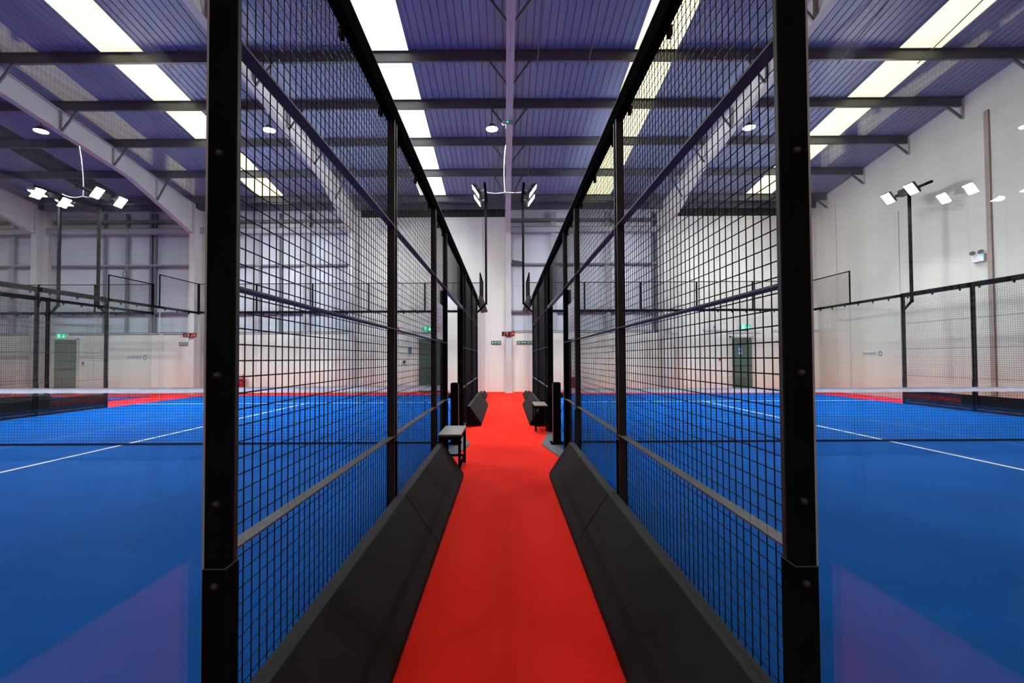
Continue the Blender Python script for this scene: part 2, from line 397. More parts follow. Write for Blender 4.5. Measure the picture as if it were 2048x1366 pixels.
# rafters and columns
fr_label = {0: 'beside the left green exit door', 1: 'below which the left digital clock hangs', 2: 'between the grey clad bay and the cream bay',
            3: 'over the middle of the red aisle', 4: 'beside the bay with the right green door'}
for i, x in enumerate(FRAMES):
    raf = thing('rafter', 'white steel rafter ' + fr_label[i], 'beam', (x, 0, 0))
    hw = 0.09
    def ztop(y): return roof_z(y) - 0.24
    def zbot(y): return roof_z(y) - 0.84 if y < 15.3 else roof_z(15.3) - 0.84 + (6.27 - (roof_z(15.3) - 0.84)) * ((y - 15.3) / (18.39 - 15.3)) ** 1.0
    web = MB(); ys = [0.0, 15.3, 18.39]
    for k in range(2):
        a, b = ys[k], ys[k + 1]
        for sx in (0,):
            web.add([(x - 0.006, a, zbot(a)), (x + 0.006, a, zbot(a)), (x + 0.006, b, zbot(b)), (x - 0.006, b, zbot(b)),
                     (x - 0.006, a, ztop(a)), (x + 0.006, a, ztop(a)), (x + 0.006, b, ztop(b)), (x - 0.006, b, ztop(b))],
                    [(0, 1, 2, 3), (4, 5, 6, 7), (0, 1, 5, 4), (1, 2, 6, 5), (2, 3, 7, 6), (3, 0, 4, 7)])
    web.build('web', 'white_steel', raf)
    def flange(name, fz, ylist, t):
        m = MB()
        for k in range(len(ylist) - 1):
            a, b = ylist[k], ylist[k + 1]
            m.add([(x - hw, a, fz(a)), (x + hw, a, fz(a)), (x + hw, b, fz(b)), (x - hw, b, fz(b)),
                   (x - hw, a, fz(a) + t), (x + hw, a, fz(a) + t), (x + hw, b, fz(b) + t), (x - hw, b, fz(b) + t)],
                  [(0, 1, 2, 3), (4, 5, 6, 7), (0, 1, 5, 4), (1, 2, 6, 5), (2, 3, 7, 6), (3, 0, 4, 7)])
        m.build(name, 'white_steel', raf)
    flange('bottom_flange', zbot, [0.0, 15.3, 18.39], 0.016)
    flange('top_flange', lambda y: ztop(y) - 0.016, [0.0, 18.39], 0.016)
    MB().box(x - hw, x + hw, 18.37, 18.395, 6.205, ztop(18.39)).build('end_plate', 'white_steel', raf)
    bl = MB()
    for k in range(7):
        for sx in (-0.055, 0.055): bl.dome((x + sx, 18.37, 6.35 + k * 0.13), (0, -1, 0), 0.014, 0.014, 6)
    bl.build('bolt_row', 'bolt', raf)['kind'] = 'stuff'
    # flying braces at the purlins
    for y in PURLINS[3:8]:
        zb = zbot(y) + 0.03
        for s in (-1, 1):
            MB().bar((x + s * 0.06, y + 0.02, zb), (x + s * 0.50, y + 0.02, roof_z(y) - 0.22), 0.045, 0.045).build('flying_brace', 'purlin', raf)
            MB().box(x + s * 0.006, x + s * 0.085, y, y + 0.012, zbot(y) + 0.016, ztop(y) - 0.016).build('stiffener', 'white_steel', raf)
    # column
    c = thing('steel_column', 'white steel column carrying the rafter ' + fr_label[i], 'column', (x, 18.7, 0))
    cw = 0.11
    MB().box(x - cw, x + cw, 18.40, 18.42, 0, 6.20).build('front_flange', 'white_steel', c)
    MB().box(x - 0.007, x + 0.007, 18.42, 19.0, 0, 7.35).build('web', 'white_steel', c)
    MB().box(x - cw, x + cw, 19.0, 19.02, 0, 7.35).build('rear_flange', 'white_steel', c)
    MB().box(x - cw, x + cw, 18.40, 18.42, 6.20, 7.45).build('head_plate', 'white_steel', c)
    MB().box(x - 0.16, x + 0.16, 18.36, 19.03, 0.0, 0.02).build('base_plate', 'white_steel', c)

# ------------------------------------------------------------------ far wall
wb = MB().box(XL, XW, YW, YW + 0.2, 0, LOWZ)
wb.box(-5.86, 0.03, YW, YW + 0.2, LOWZ, 7.05).box(6.45, XW, YW, YW + 0.2, LOWZ, 7.05)
wall_back = wb.build('wall_back', 'cream')
struct(wall_back, 'far wall with cream lower part and grey clad upper bays')
MB().box(-5.86, 0.03, YW - 0.03, YW, 6.98, 7.07).build('wall_cap', 'cream', wall_back)
MB().box(6.45, XW, YW - 0.03, YW, 6.98, 7.07).build('wall_cap', 'cream', wall_back)
# corrugated strip above the cream bays, dark colour painting the gap's shade
def vert_corr(mb, xa, xb, y, z0, z1, pitch=0.17, d=0.03):
    prof = []; x = xa
    while x < xb:
        prof += [(x, y), (x + pitch * 0.65, y), (x + pitch * 0.72, y - d), (x + pitch * 0.93, y - d)]; x += pitch
    n = len(prof)
    mb.add([(a, b, z0) for a, b in prof] + [(a, b, z1) for a, b in prof], [(i, i + 1, n + i + 1, n + i) for i in range(n - 1)])
for xa, xb in ((-5.86, 0.03), (6.45, XW)):
    mb = MB(); vert_corr(mb, xa, xb - 0.1, YW + 0.16, 7.03, 7.75); mb.build('eaves_gap_shade', 'dark_sheet', wall_back)
# clad bays
BAYS = [(XL, -18.54), (-18.32, -12.34), (-12.12, -6.11), (0.26, 6.20)]
for bi, (xa, xb) in enumerate(BAYS):
    z = LOWZ - 0.05
    while z < 7.7:      # liner sheets laid one above another, each lapping the next
        e = min(z + 0.98, 7.75)
        MB().prism_x([(YW + 0.168, z), (YW + 0.185, z), (YW + 0.20, e + 0.02), (YW + 0.183, e + 0.02)], xa - 0.1, xb + 0.1).build('cladding_sheet', 'cladding', wall_back)
        z = e
    MB().box(xa - 0.1, xb + 0.1, YW - 0.03, YW + 0.17, LOWZ - 0.03, LOWZ + 0.005).build('ledge', 'ledge', wall_back)
    MB().box(xa, xb, YW - 0.01, YW + 0.10, 2.36, 2.46).build('sill_rail', 'girt', wall_back)
    MB().box(xa, xb, YW - 0.02, YW + 0.15, 3.20, 3.28).build('girt', 'girt', wall_back)
    MB().box(xa, xb, YW - 0.02, YW + 0.15, 5.12, 5.18).build('girt', 'girt', wall_back)
    MB().box(xa, xb, YW - 0.0, YW + 0.15, 5.18, 5.21).build('girt_lip', 'eaves_beam', wall_back)
    MB().box(xa, xb, YW - 0.02, YW + 0.15, 6.90, 7.02).build('girt', 'girt', wall_back)
    MB().box(xa - 0.1, xb + 0.1, YW - 0.20, YW + 0.12, 6.42, 6.64).build('eaves_beam', 'eaves_beam', wall_back)
    MB().box(xa - 0.1, xb + 0.1, YW - 0.21, YW + 0.12, 6.615, 6.64).build('eaves_beam_edge', 'girt', wall_back)
    for x, wd in ([(-20.1, 0.20), (-21.4, 0.06), (-19.2, 0.06)], [(-16.28, 0.06), (-15.38, 0.09), (-14.41, 0.09), (-14.24, 0.08)],
                  [(-10.12, 0.16), (-9.15, 0.05), (-8.16, 0.24)], [(1.88, 0.24), (4.10, 0.18), (6.00, 0.07)])[bi]:
        MB().box(x, x + wd, YW + 0.03, YW + 0.15, LOWZ, 7.3).build('mullion', 'girt' if wd < 0.1 else 'eaves_beam', wall_back)

# shallow pilasters and pipes on the cream parts
for x, w, z1 in ((-0.98, 0.10, 6.95), (-4.9, 0.14, LOWZ), (6.95, 0.16, LOWZ), (7.9, 0.06, 6.9), (9.35, 0.05, 6.9), (-11.4, 0.1, LOWZ), (-0.75, 0.08, 2.2), (0.95, 0.12, 1.9), (-13.9, 0.12, LOWZ)):
    MB().box(x, x + w, YW - 0.025, YW, 0, z1).build('pilaster', 'cream', wall_back)
for xa, xb, z in ((-4.8, -2.35, 2.44), (8.0, 9.0, 2.46), (8.98, 10.3, 2.38), (10.75, XW, 2.44), (6.5, 7.0, 2.36)):
    MB().box(xa, xb, YW - 0.06, YW, z - 0.06, z + 0.02).build('wall_trunking', 'ledge', wall_back)

# doors
def door(n, x0, x1, top, label, plate):
    d = bpy.data.objects.new('door_%d' % n, None); COL.objects.link(d); d.location = ((x0 + x1) / 2, YW, 0)
    struct(d, label)
    MB().box(x0, x1, YW - 0.05, YW - 0.005, 0.01, top).build('door_leaf', 'door_green', d)
    MB().box(x0 - 0.07, x0, YW - 0.07, YW, 0, top + 0.07).build('door_frame', 'door_frame', d)
    MB().box(x1, x1 + 0.07, YW - 0.07, YW, 0, top + 0.07).build('door_frame', 'door_frame', d)
    MB().box(x0 - 0.07, x1 + 0.07, YW - 0.07, YW, top, top + 0.07).build('door_frame', 'door_frame', d)
    MB().box(x0 + 0.04, x1 - 0.04, YW - 0.065, YW - 0.05, 0.98, 1.03).build('push_bar', 'bolt', d)
    if plate:
        pl = MB().box(x0 + 0.26, x0 + 0.42, YW - 0.056, YW - 0.05, 1.46, 1.76).build('door_sign', 'sign_blue', d)
        MB().box(x0 + 0.28, x0 + 0.40, YW - 0.059, YW - 0.055, 1.47, 1.54).build('sign_panel', 'label_white', pl)
        m = MB(); m.dome((x0 + 0.34, YW - 0.056, 1.66), (0, -1, 0), 0.05, 0.004, 12); m.build('sign_disc', 'label_white', pl)
door(1, -18.12, -17.22, 2.17, 'green fire exit door on the far left', False)
door(2, -3.47, -2.55, 2.13, 'green door in the cream bay behind the mesh fence', False)
door(3, 9.12, 9.93, 2.13, 'green door with a small blue sign near the gable wall', True)

# gable wall on the right and the two walls out of view
def wall_poly(name, x, thick, m, label):
    mb = MB(); pts = [(-20, 0), (YW + 0.2, 0), (YW + 0.2, roof_z(YW + 0.2) + 0.05), (0, roof_z(0) + 0.05), (-20, roof_z(-20) + 0.05)]
    mb.prism_x(pts, x, x + thick)
    return struct(mb.build(name, m), label)
wall_right = wall_poly('wall_right', XW, 0.2, 'cream_gable', 'tall plain cream gable wall')
wall_left = wall_poly('wall_left', XL - 0.2, 0.2, 'cream_gable', 'gable wall beyond the third court')
struct(MB().box(XL, XW, -20.2, -20, 0, roof_z(-20) + 0.1).build('wall_front', 'rear_wall'), 'wall behind the camera')
MB().box(XW - 0.05, XW, 12.16, 12.28, 0, 7.77).build('wall_post', 'conduit', wall_right)
MB().box(XW - 0.03, XW, 17.9, 18.02, 0, 7.2).build('wall_post', 'cream_gable', wall_right)
MB().box(XW - 0.03, XW, 15.05, 15.12, 0, 6.0).build('wall_post', 'cream_gable', wall_right)
for y in PURLINS[3:9]:      # braces of the gable end
    MB().bar((XW - 0.02, y + 0.02, roof_z(y) - 0.58), (XW - 0.48, y + 0.02, roof_z(y) - 0.22), 0.05, 0.05).build('gable_brace', 'purlin', wall_right)
    MB().box(XW - 0.06, XW, y - 0.01, y + 0.05, roof_z(y) - 0.6, roof_z(y) - 0.02).build('purlin_cleat', 'cream_gable', wall_right)

# ------------------------------------------------------------------ courts
COURTS = [(-11.25, -0.845, 'blue artificial turf of the court on the side of the green exit door', -6.03),
          (0.845, 11.25, 'blue artificial turf of the court beside the cream gable wall', 6.03),
          (-23.5, -13.06, 'blue artificial turf of the third court beyond the second aisle', -18.3)]
for xa, xb, lab, cx in COURTS:
    t = tag(MB().box(xa, xb, -2.6, 17.43, 0.0, 0.012).build('court_turf', 'blue_turf'), lab, 'turf')
    MB().box(cx - 0.025, cx + 0.025, 0.49, 14.54, 0.011, 0.0145).build('court_line', 'white_line', t)
    for y in (NET_Y - 6.95, NET_Y + 6.95):
        MB().box(xa + 0.02, xb - 0.02, y, y + 0.05, 0.011, 0.0145).build('court_line', 'white_line', t)

# ------------------------------------------------------------------ wire mesh
def wires(mb, X, y0, y1, z0, z1, d, pitch=0.05, r=0.0023, ph=0.0):
    """welded mesh in the plane X; d = side on which the horizontals lie"""
    def rod(p0, p1, ax):
        o = len(mb.v)
        offs = {'z': ((r, 0, 0), (0, r, 0), (-r, 0, 0), (0, -r, 0)), 'y': ((r, 0, 0), (0, 0, r), (-r, 0, 0), (0, 0, -r)), 'x': ((0, r, 0), (0, 0, r), (0, -r, 0), (0, 0, -r))}[ax]
        for p in (p0, p1):
            for q in offs: mb.v.append((p[0] + q[0], p[1] + q[1], p[2] + q[2]))
        for i in range(4): mb.f.append((o + i, o + (i + 1) % 4, o + 4 + (i + 1) % 4, o + 4 + i))
    y = y0 + pitch * 0.5 + ph
    while y < y1:
        rod((X, y, z0), (X, y, z1), 'z'); y += pitch
    k = math.ceil((z0 - 0.09) / pitch); z = 0.09 + k * pitch
    while z < z1:
        rod((X + d * 2 * r, y0, z), (X + d * 2 * r, y1, z), 'y'); z += pitch
def wires_xz(mb, Y, x0, x1, z0, z1, pitch=0.05, r=0.0021):
    x = x0 + pitch * 0.5
    def rod(p0, p1, ax):
        o = len(mb.v)
        offs = {'z': ((r, 0, 0), (0, r, 0), (-r, 0, 0), (0, -r, 0)), 'x': ((0, r, 0), (0, 0, r), (0, -r, 0), (0, 0, -r))}[ax]
        for p in (p0, p1):
            for q in offs: mb.v.append((p[0] + q[0], p[1] + q[1], p[2] + q[2]))
        for i in range(4): mb.f.append((o + i, o + (i + 1) % 4, o + 4 + (i + 1) % 4, o + 4 + i))
    while x < x1: rod((x, Y, z0), (x, Y, z1), 'z'); x += pitch
    z = z0 + pitch * 0.5
    while z < z1: rod((x0, Y + 2 * r, z), (x1, Y + 2 * r, z), 'x'); z += pitch

RAILS = (0.81, 1.555, 2.275)
TOP0, TOP1 = 3.02, 3.135
NEAR = [1.36, 3.36, 5.33, 6.35]
FAR = [8.72, 9.44, 11.46, 13.46]
def fence(X, s, label, full=True, near=True):
    """X: aisle face of the posts, s: direction from the aisle towards the court"""
    fx = lambda a: X + s * a
    f = thing('mesh_fence', label, 'fence', (X, NET_Y, 0), 'wire mesh court fences')
    posts = (NEAR if near else []) + FAR
    for yb in posts:
        gate = yb in (NEAR[3], FAR[0])
        w = 0.10 if yb == FAR[0] else 0.056
        p = MB().box(fx(0), fx(w), yb - 0.062, yb - 0.024, 0, TOP0 + 0.02).build('post', 'black_steel', f)
        MB().box(fx(0.002), fx(w - 0.004), yb - 0.024, yb - 0.018, 0, TOP0).build('post_groove', 'pad_seam', p)
        MB().box(fx(0), fx(0.05), yb - 0.018, yb, 0.05, TOP0).build('panel_upright', 'upright_steel', f)
        MB().box(fx(-0.003), fx(w + 0.003), yb - 0.066, yb + 0.002, 0, 0.775).build('post_sleeve', 'black_steel', p)
        MB().box(fx(-0.0035), fx(w + 0.0035), yb - 0.0665, yb + 0.0025, 0.7735, 0.7755).build('sleeve_highlight', 'bar_steel', p)  # thin paler band painting the highlight along the sleeve top
        if near:
            for z in (0.73, 0.95, 1.30, 1.915, 2.45, 2.9):
                MB().dome((fx(w * 0.42), yb - 0.062 - (0.004 if z < 0.775 else 0), z), (0, -1, 0), 0.011, 0.012, 10).build('bolt', 'bolt', p, smooth=True)
        if gate:
            hb = MB()
            for z in (0.60, 0.95, 1.35, 1.78, 2.22): hb.dome((fx(0.016), yb + 0.002, z), (0, 1, 0), 0.014, 0.022, 8)
            if yb == NEAR[3]:
                hb.build('hinge_bolts', 'bright_bolt', p, smooth=True)['kind'] = 'stuff'
                MB().box(fx(0.0), fx(0.085), yb - 0.16, yb - 0.07, 0.0, 2.24).build('gate_jamb', 'black_steel', f)
    # rails and mesh of each panel
    spans = ([(NEAR[0], NEAR[1]), (NEAR[1], NEAR[2]), (NEAR[2], NEAR[3])] if near else []) + [(FAR[0], FAR[1]), (FAR[1], FAR[2]), (FAR[2], FAR[3])]
    for ya, yb in spans:
        e = yb - 0.064
        for z in RAILS:
            MB().box(fx(-0.001), fx(0.046), ya, e + 0.03, z - 0.007, z).build('rail', 'bar_steel', f)
        MB().box(fx(0.0), fx(0.046), ya, e, 0.05, 0.075).build('bottom_rail', 'bar_steel', f)
        MB().box(fx(0.0), fx(0.046), e - 0.02, e, 0.05, TOP0).build('panel_upright', 'upright_steel', f)
        m = MB(); wires(m, fx(0.050), ya - 0.005, e + 0.005, 0.05, TOP0, s)
        m.build('wire_mesh', 'wire', f)
    # gate header over the opening
    if near:
        ga, gb = NEAR[3], FAR[0] - 0.064
        MB().box(fx(0.0), fx(0.05), ga, gb, 2.25, 2.30).build('gate_transom', 'bar_steel', f)
        m = MB(); wires(m, fx(0.050), ga, gb, 2.30, TOP0, s); m.build('wire_mesh', 'wire', f)
    y0 = (NEAR[0] - 0.066) if near else FAR[0] - 0.066
    MB().box(fx(0.0), fx(0.058), y0, FAR[3] + 0.0, TOP0, TOP1 - 0.006).build('top_rail', 'black_steel', f)
    MB().box(fx(-0.003), fx(0.062), y0, FAR[3] + 0.0, TOP1 - 0.006, TOP1).build('top_rail_cap', 'bar_steel', f)
    hk = MB()
    for ya, yb in spans:
        for q in (0.12, 0.5, 0.88):
            y = ya + (yb - ya) * q
            hk.box(fx(0.046), fx(0.066), y - 0.02, y + 0.02, TOP0 - 0.05, TOP0)
    hk.build('mesh_clips', 'black_steel', f)['kind'] = 'stuff'
    if near:
        MB().box(fx(0.01), fx(0.075), -2.62, NEAR[0] - 0.067, TOP0 + 0.02, TOP1 - 0.02).build('glass_top_rail', 'black_steel', f)
    # rail over the far glass
    MB().box(fx(0.01), fx(0.075), FAR[3], 17.47, TOP0 + 0.02, TOP1 - 0.02).build('glass_top_rail', 'black_steel', f)
    MB().box(fx(0.01), fx(0.07), 17.40, 17.47, TOP0, 4.17).build('corner_post', 'black_steel', f)
    for y in (13.9, 14.5, 15.1, 15.7, 16.3, 16.9):
        MB().prism_x([(y - 0.035, TOP0 + 0.02), (y + 0.035, TOP0 + 0.02), (y, TOP0 - 0.05)], fx(0.03), fx(0.05)).build('glass_clip', 'black_steel', f)
    # raised corner panel over the far glass
    fr_ = MB().box(fx(0.012), fx(0.047), 15.45, 15.485, TOP1 - 0.02, 4.16).box(fx(0.012), fx(0.047), 15.45, 17.40, 4.135, 4.165).build('raised_panel_frame', 'black_steel', f)
    m = MB(); wires(m, fx(0.05), 15.485, 17.40, TOP1 - 0.02, 4.14, s); m.build('wire_mesh', 'wire', fr_)
    # glass panes
    for y0_, y1_ in [(13.47, 15.44), (15.47, 17.40)] + ([(-2.62, -0.68), (-0.66, 1.318)] if near else []):
        pane(fx(0.046), fx(0.058), y0_, y1_, 0.02, TOP0 + 0.02, 'glass' if y0_ < 5 else 'glass_far', f)
    return f
def pane(x0, x1, y0, y1, z0, z1, m, parent):
    g = MB().box(x0, x1, y0, y1, z0, z1).build('glass_pane', m, parent)
    g.data.materials.append(MATS['glass_edge'])
    thin = 0 if abs(x1 - x0) < abs(y1 - y0) else 1
    for pl in g.data.polygons:
        if abs(pl.normal[thin]) < 0.5: pl.material_index = 1
    g['label'] = 'clear glass pane'
    if m == 'glass':
        e = 1 if x1 > x0 else -1
        MB().box(x1 + e * 0.001, x1 + e * 0.013, y1 - 0.006, y1, z0, z1).build('edge_strip', 'glass_edge', g)
    return g
AX = 0.7765
fence(-AX, -1, 'black wire mesh fence beside the red aisle where the stool stands before the net post')
fence(AX, 1, 'black wire mesh fence beside the red aisle where the stool stands past the net post')
fence(-11.36, 1, 'black wire mesh fence between the second aisle and the nearer court', near=False)
fence(-12.98, -1, 'black wire mesh fence of the third court beyond the second aisle', near=False)
fence(11.36, -1, 'black wire mesh fence in front of the cream gable wall', near=False)

# back fence over the glass at the far end of every court
BACKS = [(-11.255, -0.885, 'mesh fence over the back glass of the court with the taller white net tape'), (0.885, 11.255, 'mesh fence over the back glass of the court beside the cream gable wall'),
         (-23.5, -13.085, 'mesh fence over the back glass of the third court')]
for xa, xb, lab in BACKS:
    bf = thing('back_fence', lab, 'fence', ((xa + xb) / 2, 17.45, 0), 'mesh fences over the back glass')
    MB().box(xa, xb, 17.41, 17.47, TOP0 + 0.03, TOP1).build('lower_rail', 'black_steel', bf)
    MB().box(xa, xb, 17.43, 17.455, 4.135, 4.16).build('upper_rail', 'black_steel', bf)
    n = 5; w = (xb - xa) / n
    for k in range(1, n):
        MB().box(xa + k * w - 0.025, xa + k * w + 0.025, 17.42, 17.46, TOP1, 4.14).build('upright', 'black_steel', bf)
    m = MB(); wires_xz(m, 17.44, xa, xb, TOP1, 4.14); m.build('wire_mesh', 'wire', bf)
    for k in range(n * 4):
        x = xa + (k + 0.5) * w / 4
        MB().prism_y([(x - 0.03, TOP0 + 0.03), (x + 0.03, TOP0 + 0.03), (x, TOP0 - 0.04)], 17.42, 17.44).build('glass_clip', 'black_steel', bf)
    for k in range(n):
        pane(xa + k * w + 0.006, xa + (k + 1) * w - 0.006, 17.434, 17.446, 0.02, TOP0 + 0.02, 'glass_far', bf)

# maker's marks on the panes: a ring and a row of unreadable strokes, printed on the far side glass
def mark(X, q, y0, lab):
    m = MB(); z = 1.43; R = 0.085
    n = 20
    for i in range(n):
        t0, t1 = 2 * math.pi * i / n, 2 * math.pi * (i + 1) / n
        m.add([(X, y0 + R * math.cos(t0), z + R * math.sin(t0)), (X, y0 + R * math.cos(t1), z + R * math.sin(t1)),
               (X, y0 + R * 0.45 * math.cos(t1), z + R * 0.45 * math.sin(t1)), (X, y0 + R * 0.45 * math.cos(t0), z + R * 0.45 * math.sin(t0))], [(0, 1, 2, 3)])
    y = 0.16
    for k, h in enumerate((0.10, 0.08, 0.11, 0.09, 0.08, 0.10, 0.07, 0.12)):
        a, b, c_ = y0 + q * y, y0 + q * (y + 0.035), y0 + q * (y + 0.062)
        m.add([(X, a, z - h * 0.55), (X, b, z - h * 0.55), (X, b, z + h * 0.45), (X, a, z + h * 0.45)], [(0, 1, 2, 3)])
        m.add([(X, b, z + 0.0), (X, c_, z + 0.0), (X, c_, z + 0.03), (X, b, z + 0.03)], [(0, 1, 2, 3)])
        y += 0.068
    o = m.build('glass_mark', 'decal'); return tag(o, lab, 'mark')
mark(-11.36 + 0.045, -1, 14.85, 'small grey ring and blurred lettering printed on the outer glass near the left clock')
mark(11.36 - 0.045, 1, 14.25, 'small grey ring and blurred lettering printed on the outer glass before the gable wall')

# ------------------------------------------------------------------ kerb pads along the fences
def pad(X, s, y0, y1, label, group):
    """X: fence face, s: direction towards the aisle"""
    fx = lambda a: X + s * a
    p = thing('kerb_pad', label, 'pad', (fx(0.15), (y0 + y1) / 2, 0), group)
    g = 0.004
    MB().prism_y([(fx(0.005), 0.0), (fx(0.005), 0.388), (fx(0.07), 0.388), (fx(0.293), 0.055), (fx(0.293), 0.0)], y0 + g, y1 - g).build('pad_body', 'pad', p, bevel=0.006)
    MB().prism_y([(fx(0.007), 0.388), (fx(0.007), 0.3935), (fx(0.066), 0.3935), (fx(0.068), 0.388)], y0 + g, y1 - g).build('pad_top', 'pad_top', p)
    return p
for X, s, nm in ((-AX, 1, 'on the aisle side with the pale stool'), (AX, -1, 'on the aisle side facing the pale stool')):
    pad(X, s, 1.336, 3.336, 'long dark wedge pad ' + nm + ', farthest from the gate', 'aisle kerb pads')
    pad(X, s, 3.336, 5.36, 'dark wedge pad ' + nm + ', ending before the gate opening', 'aisle kerb pads')
    pad(X, s, 9.43, 11.44, 'dark wedge pad ' + nm + ', starting past the gate opening', 'aisle kerb pads')
    pad(X, s, 11.44, 13.44, 'dark wedge pad ' + nm + ', below the floodlight mast', 'aisle kerb pads')
for X, s, nm in ((-11.36, -1, 'behind the outer fence by the second aisle'), (-12.98, 1, 'before the fence of the third court'), (11.36, 1, 'before the cream gable wall')):
    for y0, y1, q in ((9.43, 11.44, ', toward the net'), (11.44, 13.44, ', below the floodlight mast')):
        pad(X, s, y0, y1, 'dark wedge pad ' + nm + q, 'outer kerb pads')
# small corner pads at the far end of the aisle
for s, nm in ((1, 'full height cream bay'), (-1, 'grey clad bay')):
    X = -AX if s == 1 else AX
    fx = lambda a: X + s * a
    o = MB().prism_y([(fx(-0.02), 0.0), (fx(-0.02), 0.16), (fx(0.02), 0.16), (fx(0.14), 0.03), (fx(0.14), 0.0)], 15.5, 17.4).build('corner_pad', 'pad', bevel=0.004)
    tag(o, 'low dark corner pad at the far aisle end by the ' + nm, 'pad')

# ------------------------------------------------------------------ nets
def net(xa, xb, top, th, label):
    n = thing('court_net', label, 'net', ((xa + xb) / 2, NET_Y, 0))
    m = MB(); N = 60
    # tape with a slight sag and a few folds
    prof = []
    for i in range(N + 1):
        t = i / N; x = xa + (xb - xa) * t
        sag = 0.016 * (4 * t * (1 - t)) ; wob = 0.003 * math.sin(i * 1.7) + 0.002 * math.sin(i * 3.1)
        prof.append((x, top - sag + 0.2 * wob, wob))
    vs = []; fs = []
    for x, z, w in prof:
        vs += [(x, NET_Y - 0.012 + w, z - th), (x, NET_Y - 0.014 + w, z - th * 0.5), (x, NET_Y - 0.008 + w, z - 0.004), (x, NET_Y, z), (x, NET_Y + 0.012, z - 0.006), (x, NET_Y + 0.012, z - th)]
    for i in range(N):
        for k in range(3): fs.append((i * 6 + k, i * 6 + k + 1, (i + 1) * 6 + k + 1, (i + 1) * 6 + k))
    m.add(vs, fs); m.build('net_tape', 'net_tape', n, smooth=True)
    m = MB(); wires_xz(m, NET_Y, xa, xb, 0.02, top - th - 0.016, pitch=0.045, r=0.0020); m.build('net_mesh', 'net_cord', n)
    MB().tube((xa, NET_Y, 0.028), (xb, NET_Y, 0.028), 0.014, 6).build('bottom_cord', 'net_cord', n)
net(-11.24, -0.905, 0.925, 0.078, 'black court net with the taller white tape, on the court by the left exit door')
net(0.905, 11.24, 0.870, 0.068, 'black court net with white tape on the court beside the gable wall')

def net_post(s, lab, lab2):
    p = thing('net_post', lab, 'net post', (s * 0.80, NET_Y, 0), 'net posts in the aisle gates')
    MB().box(s * 0.745, s * 0.862, NET_Y - 0.06, NET_Y + 0.06, 0.012, 0.965).build('padded_post', 'black_steel', p, bevel=0.02)
    MB().box(s * 0.738, s * 0.744, NET_Y - 0.05, NET_Y + 0.05, 0.02, 0.95).build('edge_strip', 'bar_steel', p)
    MB().box(s * 0.70, s * 0.90, NET_Y - 0.14, NET_Y + 0.14, 0.012, 0.022).build('foot_plate', 'black_steel', p)
    m = MB().box(s * 0.862, s * 0.90, NET_Y - 0.03, NET_Y + 0.03, 0.72, 0.80)
    m.tube((s * 0.88, NET_Y - 0.10, 0.76), (s * 0.88, NET_Y + 0.05, 0.76), 0.02, 8)
    m.build('winch', 'bolt', p)
    pts = []
    for i in range(26):
        t = i / 25; pts.append((s * (0.875 + 0.035 * math.sin(t * 9)), NET_Y - 0.09 - 0.05 * math.sin(t * 6.0), 0.86 - 0.84 * t))
    MB().path(pts, 0.004, 5).build('winch_cable', 'black_steel', p)
    o = MB().prism_z([(s * 0.742, 6.33), (s * 0.565, 7.30), (s * 0.565, 7.42), (s * 0.745, 8.50), (s * 0.84, 8.50), (s * 0.84, 6.33)], 0.0, 0.011).build('rubber_mat', 'rubber_mat')
    tag(o, lab2, 'mat')
net_post(-1, 'black padded net post in the gate opening behind the wooden stool', 'grey worn floor mat around the net post behind the wooden stool')
net_post(1, 'black padded net post in the gate opening before the farther stool', 'grey worn floor mat around the net post before the farther stool')

# ------------------------------------------------------------------ stools
def stool(xa, xb, y0, y1, h, label):
    b = thing('stool', label, 'stool', ((xa + xb) / 2, (y0 + y1) / 2, 0))
    MB().box(xa, xb, y0, y1, h - 0.022, h).build('seat', 'wood_top', b, bevel=0.003)
    fr = MB().box(xa + 0.006, xb - 0.006, y0 + 0.006, y0 + 0.036, h - 0.062, h - 0.022).box(xa + 0.006, xb - 0.006, y1 - 0.036, y1 - 0.006, h - 0.062, h - 0.022)
    fr.box(xa + 0.006, xa + 0.036, y0 + 0.036, y1 - 0.036, h - 0.062, h - 0.022).box(xb - 0.036, xb - 0.006, y0 + 0.036, y1 - 0.036, h - 0.062, h - 0.022)
    fr.build('seat_frame', 'black_steel', b)
    for x in (xa + 0.006, xb - 0.036):
        for y in (y0 + 0.006, y1 - 0.036):
            l = MB().box(x, x + 0.03, y, y + 0.03, 0.015, h - 0.062).build('leg', 'black_steel', b)
            MB().tube((x + 0.015, y + 0.015, 0.0), (x + 0.015, y + 0.015, 0.015), 0.018, 8).build('foot', 'bright_bolt', l)
    zl = 0.095
    for y in (y0 + 0.010, y1 - 0.036):
        MB().box(xa + 0.036, xb - 0.036, y, y + 0.024, zl, zl + 0.026).build('stretcher', 'black_steel', b)
    for x in (xa + 0.010, xb - 0.034):
        MB().box(x, x + 0.024, y0 + 0.036, y1 - 0.036, zl, zl + 0.026).build('stretcher', 'black_steel', b)
    return b
stool(-0.775, -0.510, 5.385, 6.10, 0.482, 'low stool with pale wooden seat and black legs, before the net post')
stool(0.530, 0.772, 8.66, 9.41, 0.480, 'low wooden stool with black frame just past the net post')

# ------------------------------------------------------------------ notices on the fences
for s, lab in ((-1, 'white notice sheet on the mesh above the stool with the pale seat'), (1, 'white notice sheet on the mesh before the farther stool')):
    n = thing('notice_sheet', lab, 'notice', (s * 0.826, 5.8, 1.56))
    MB().box(s * 0.815, s * 0.820, 5.38, 6.13, 1.585, 2.03).build('sheet', 'paper', n)
    t = MB()
    for k in range(7): t.box(s * 0.8145, s * 0.8152, 5.48, 5.48 + random.uniform(0.3, 0.55), 1.94 - k * 0.045, 1.946 - k * 0.045)
    t.build('print_lines', 'bar_steel', n)

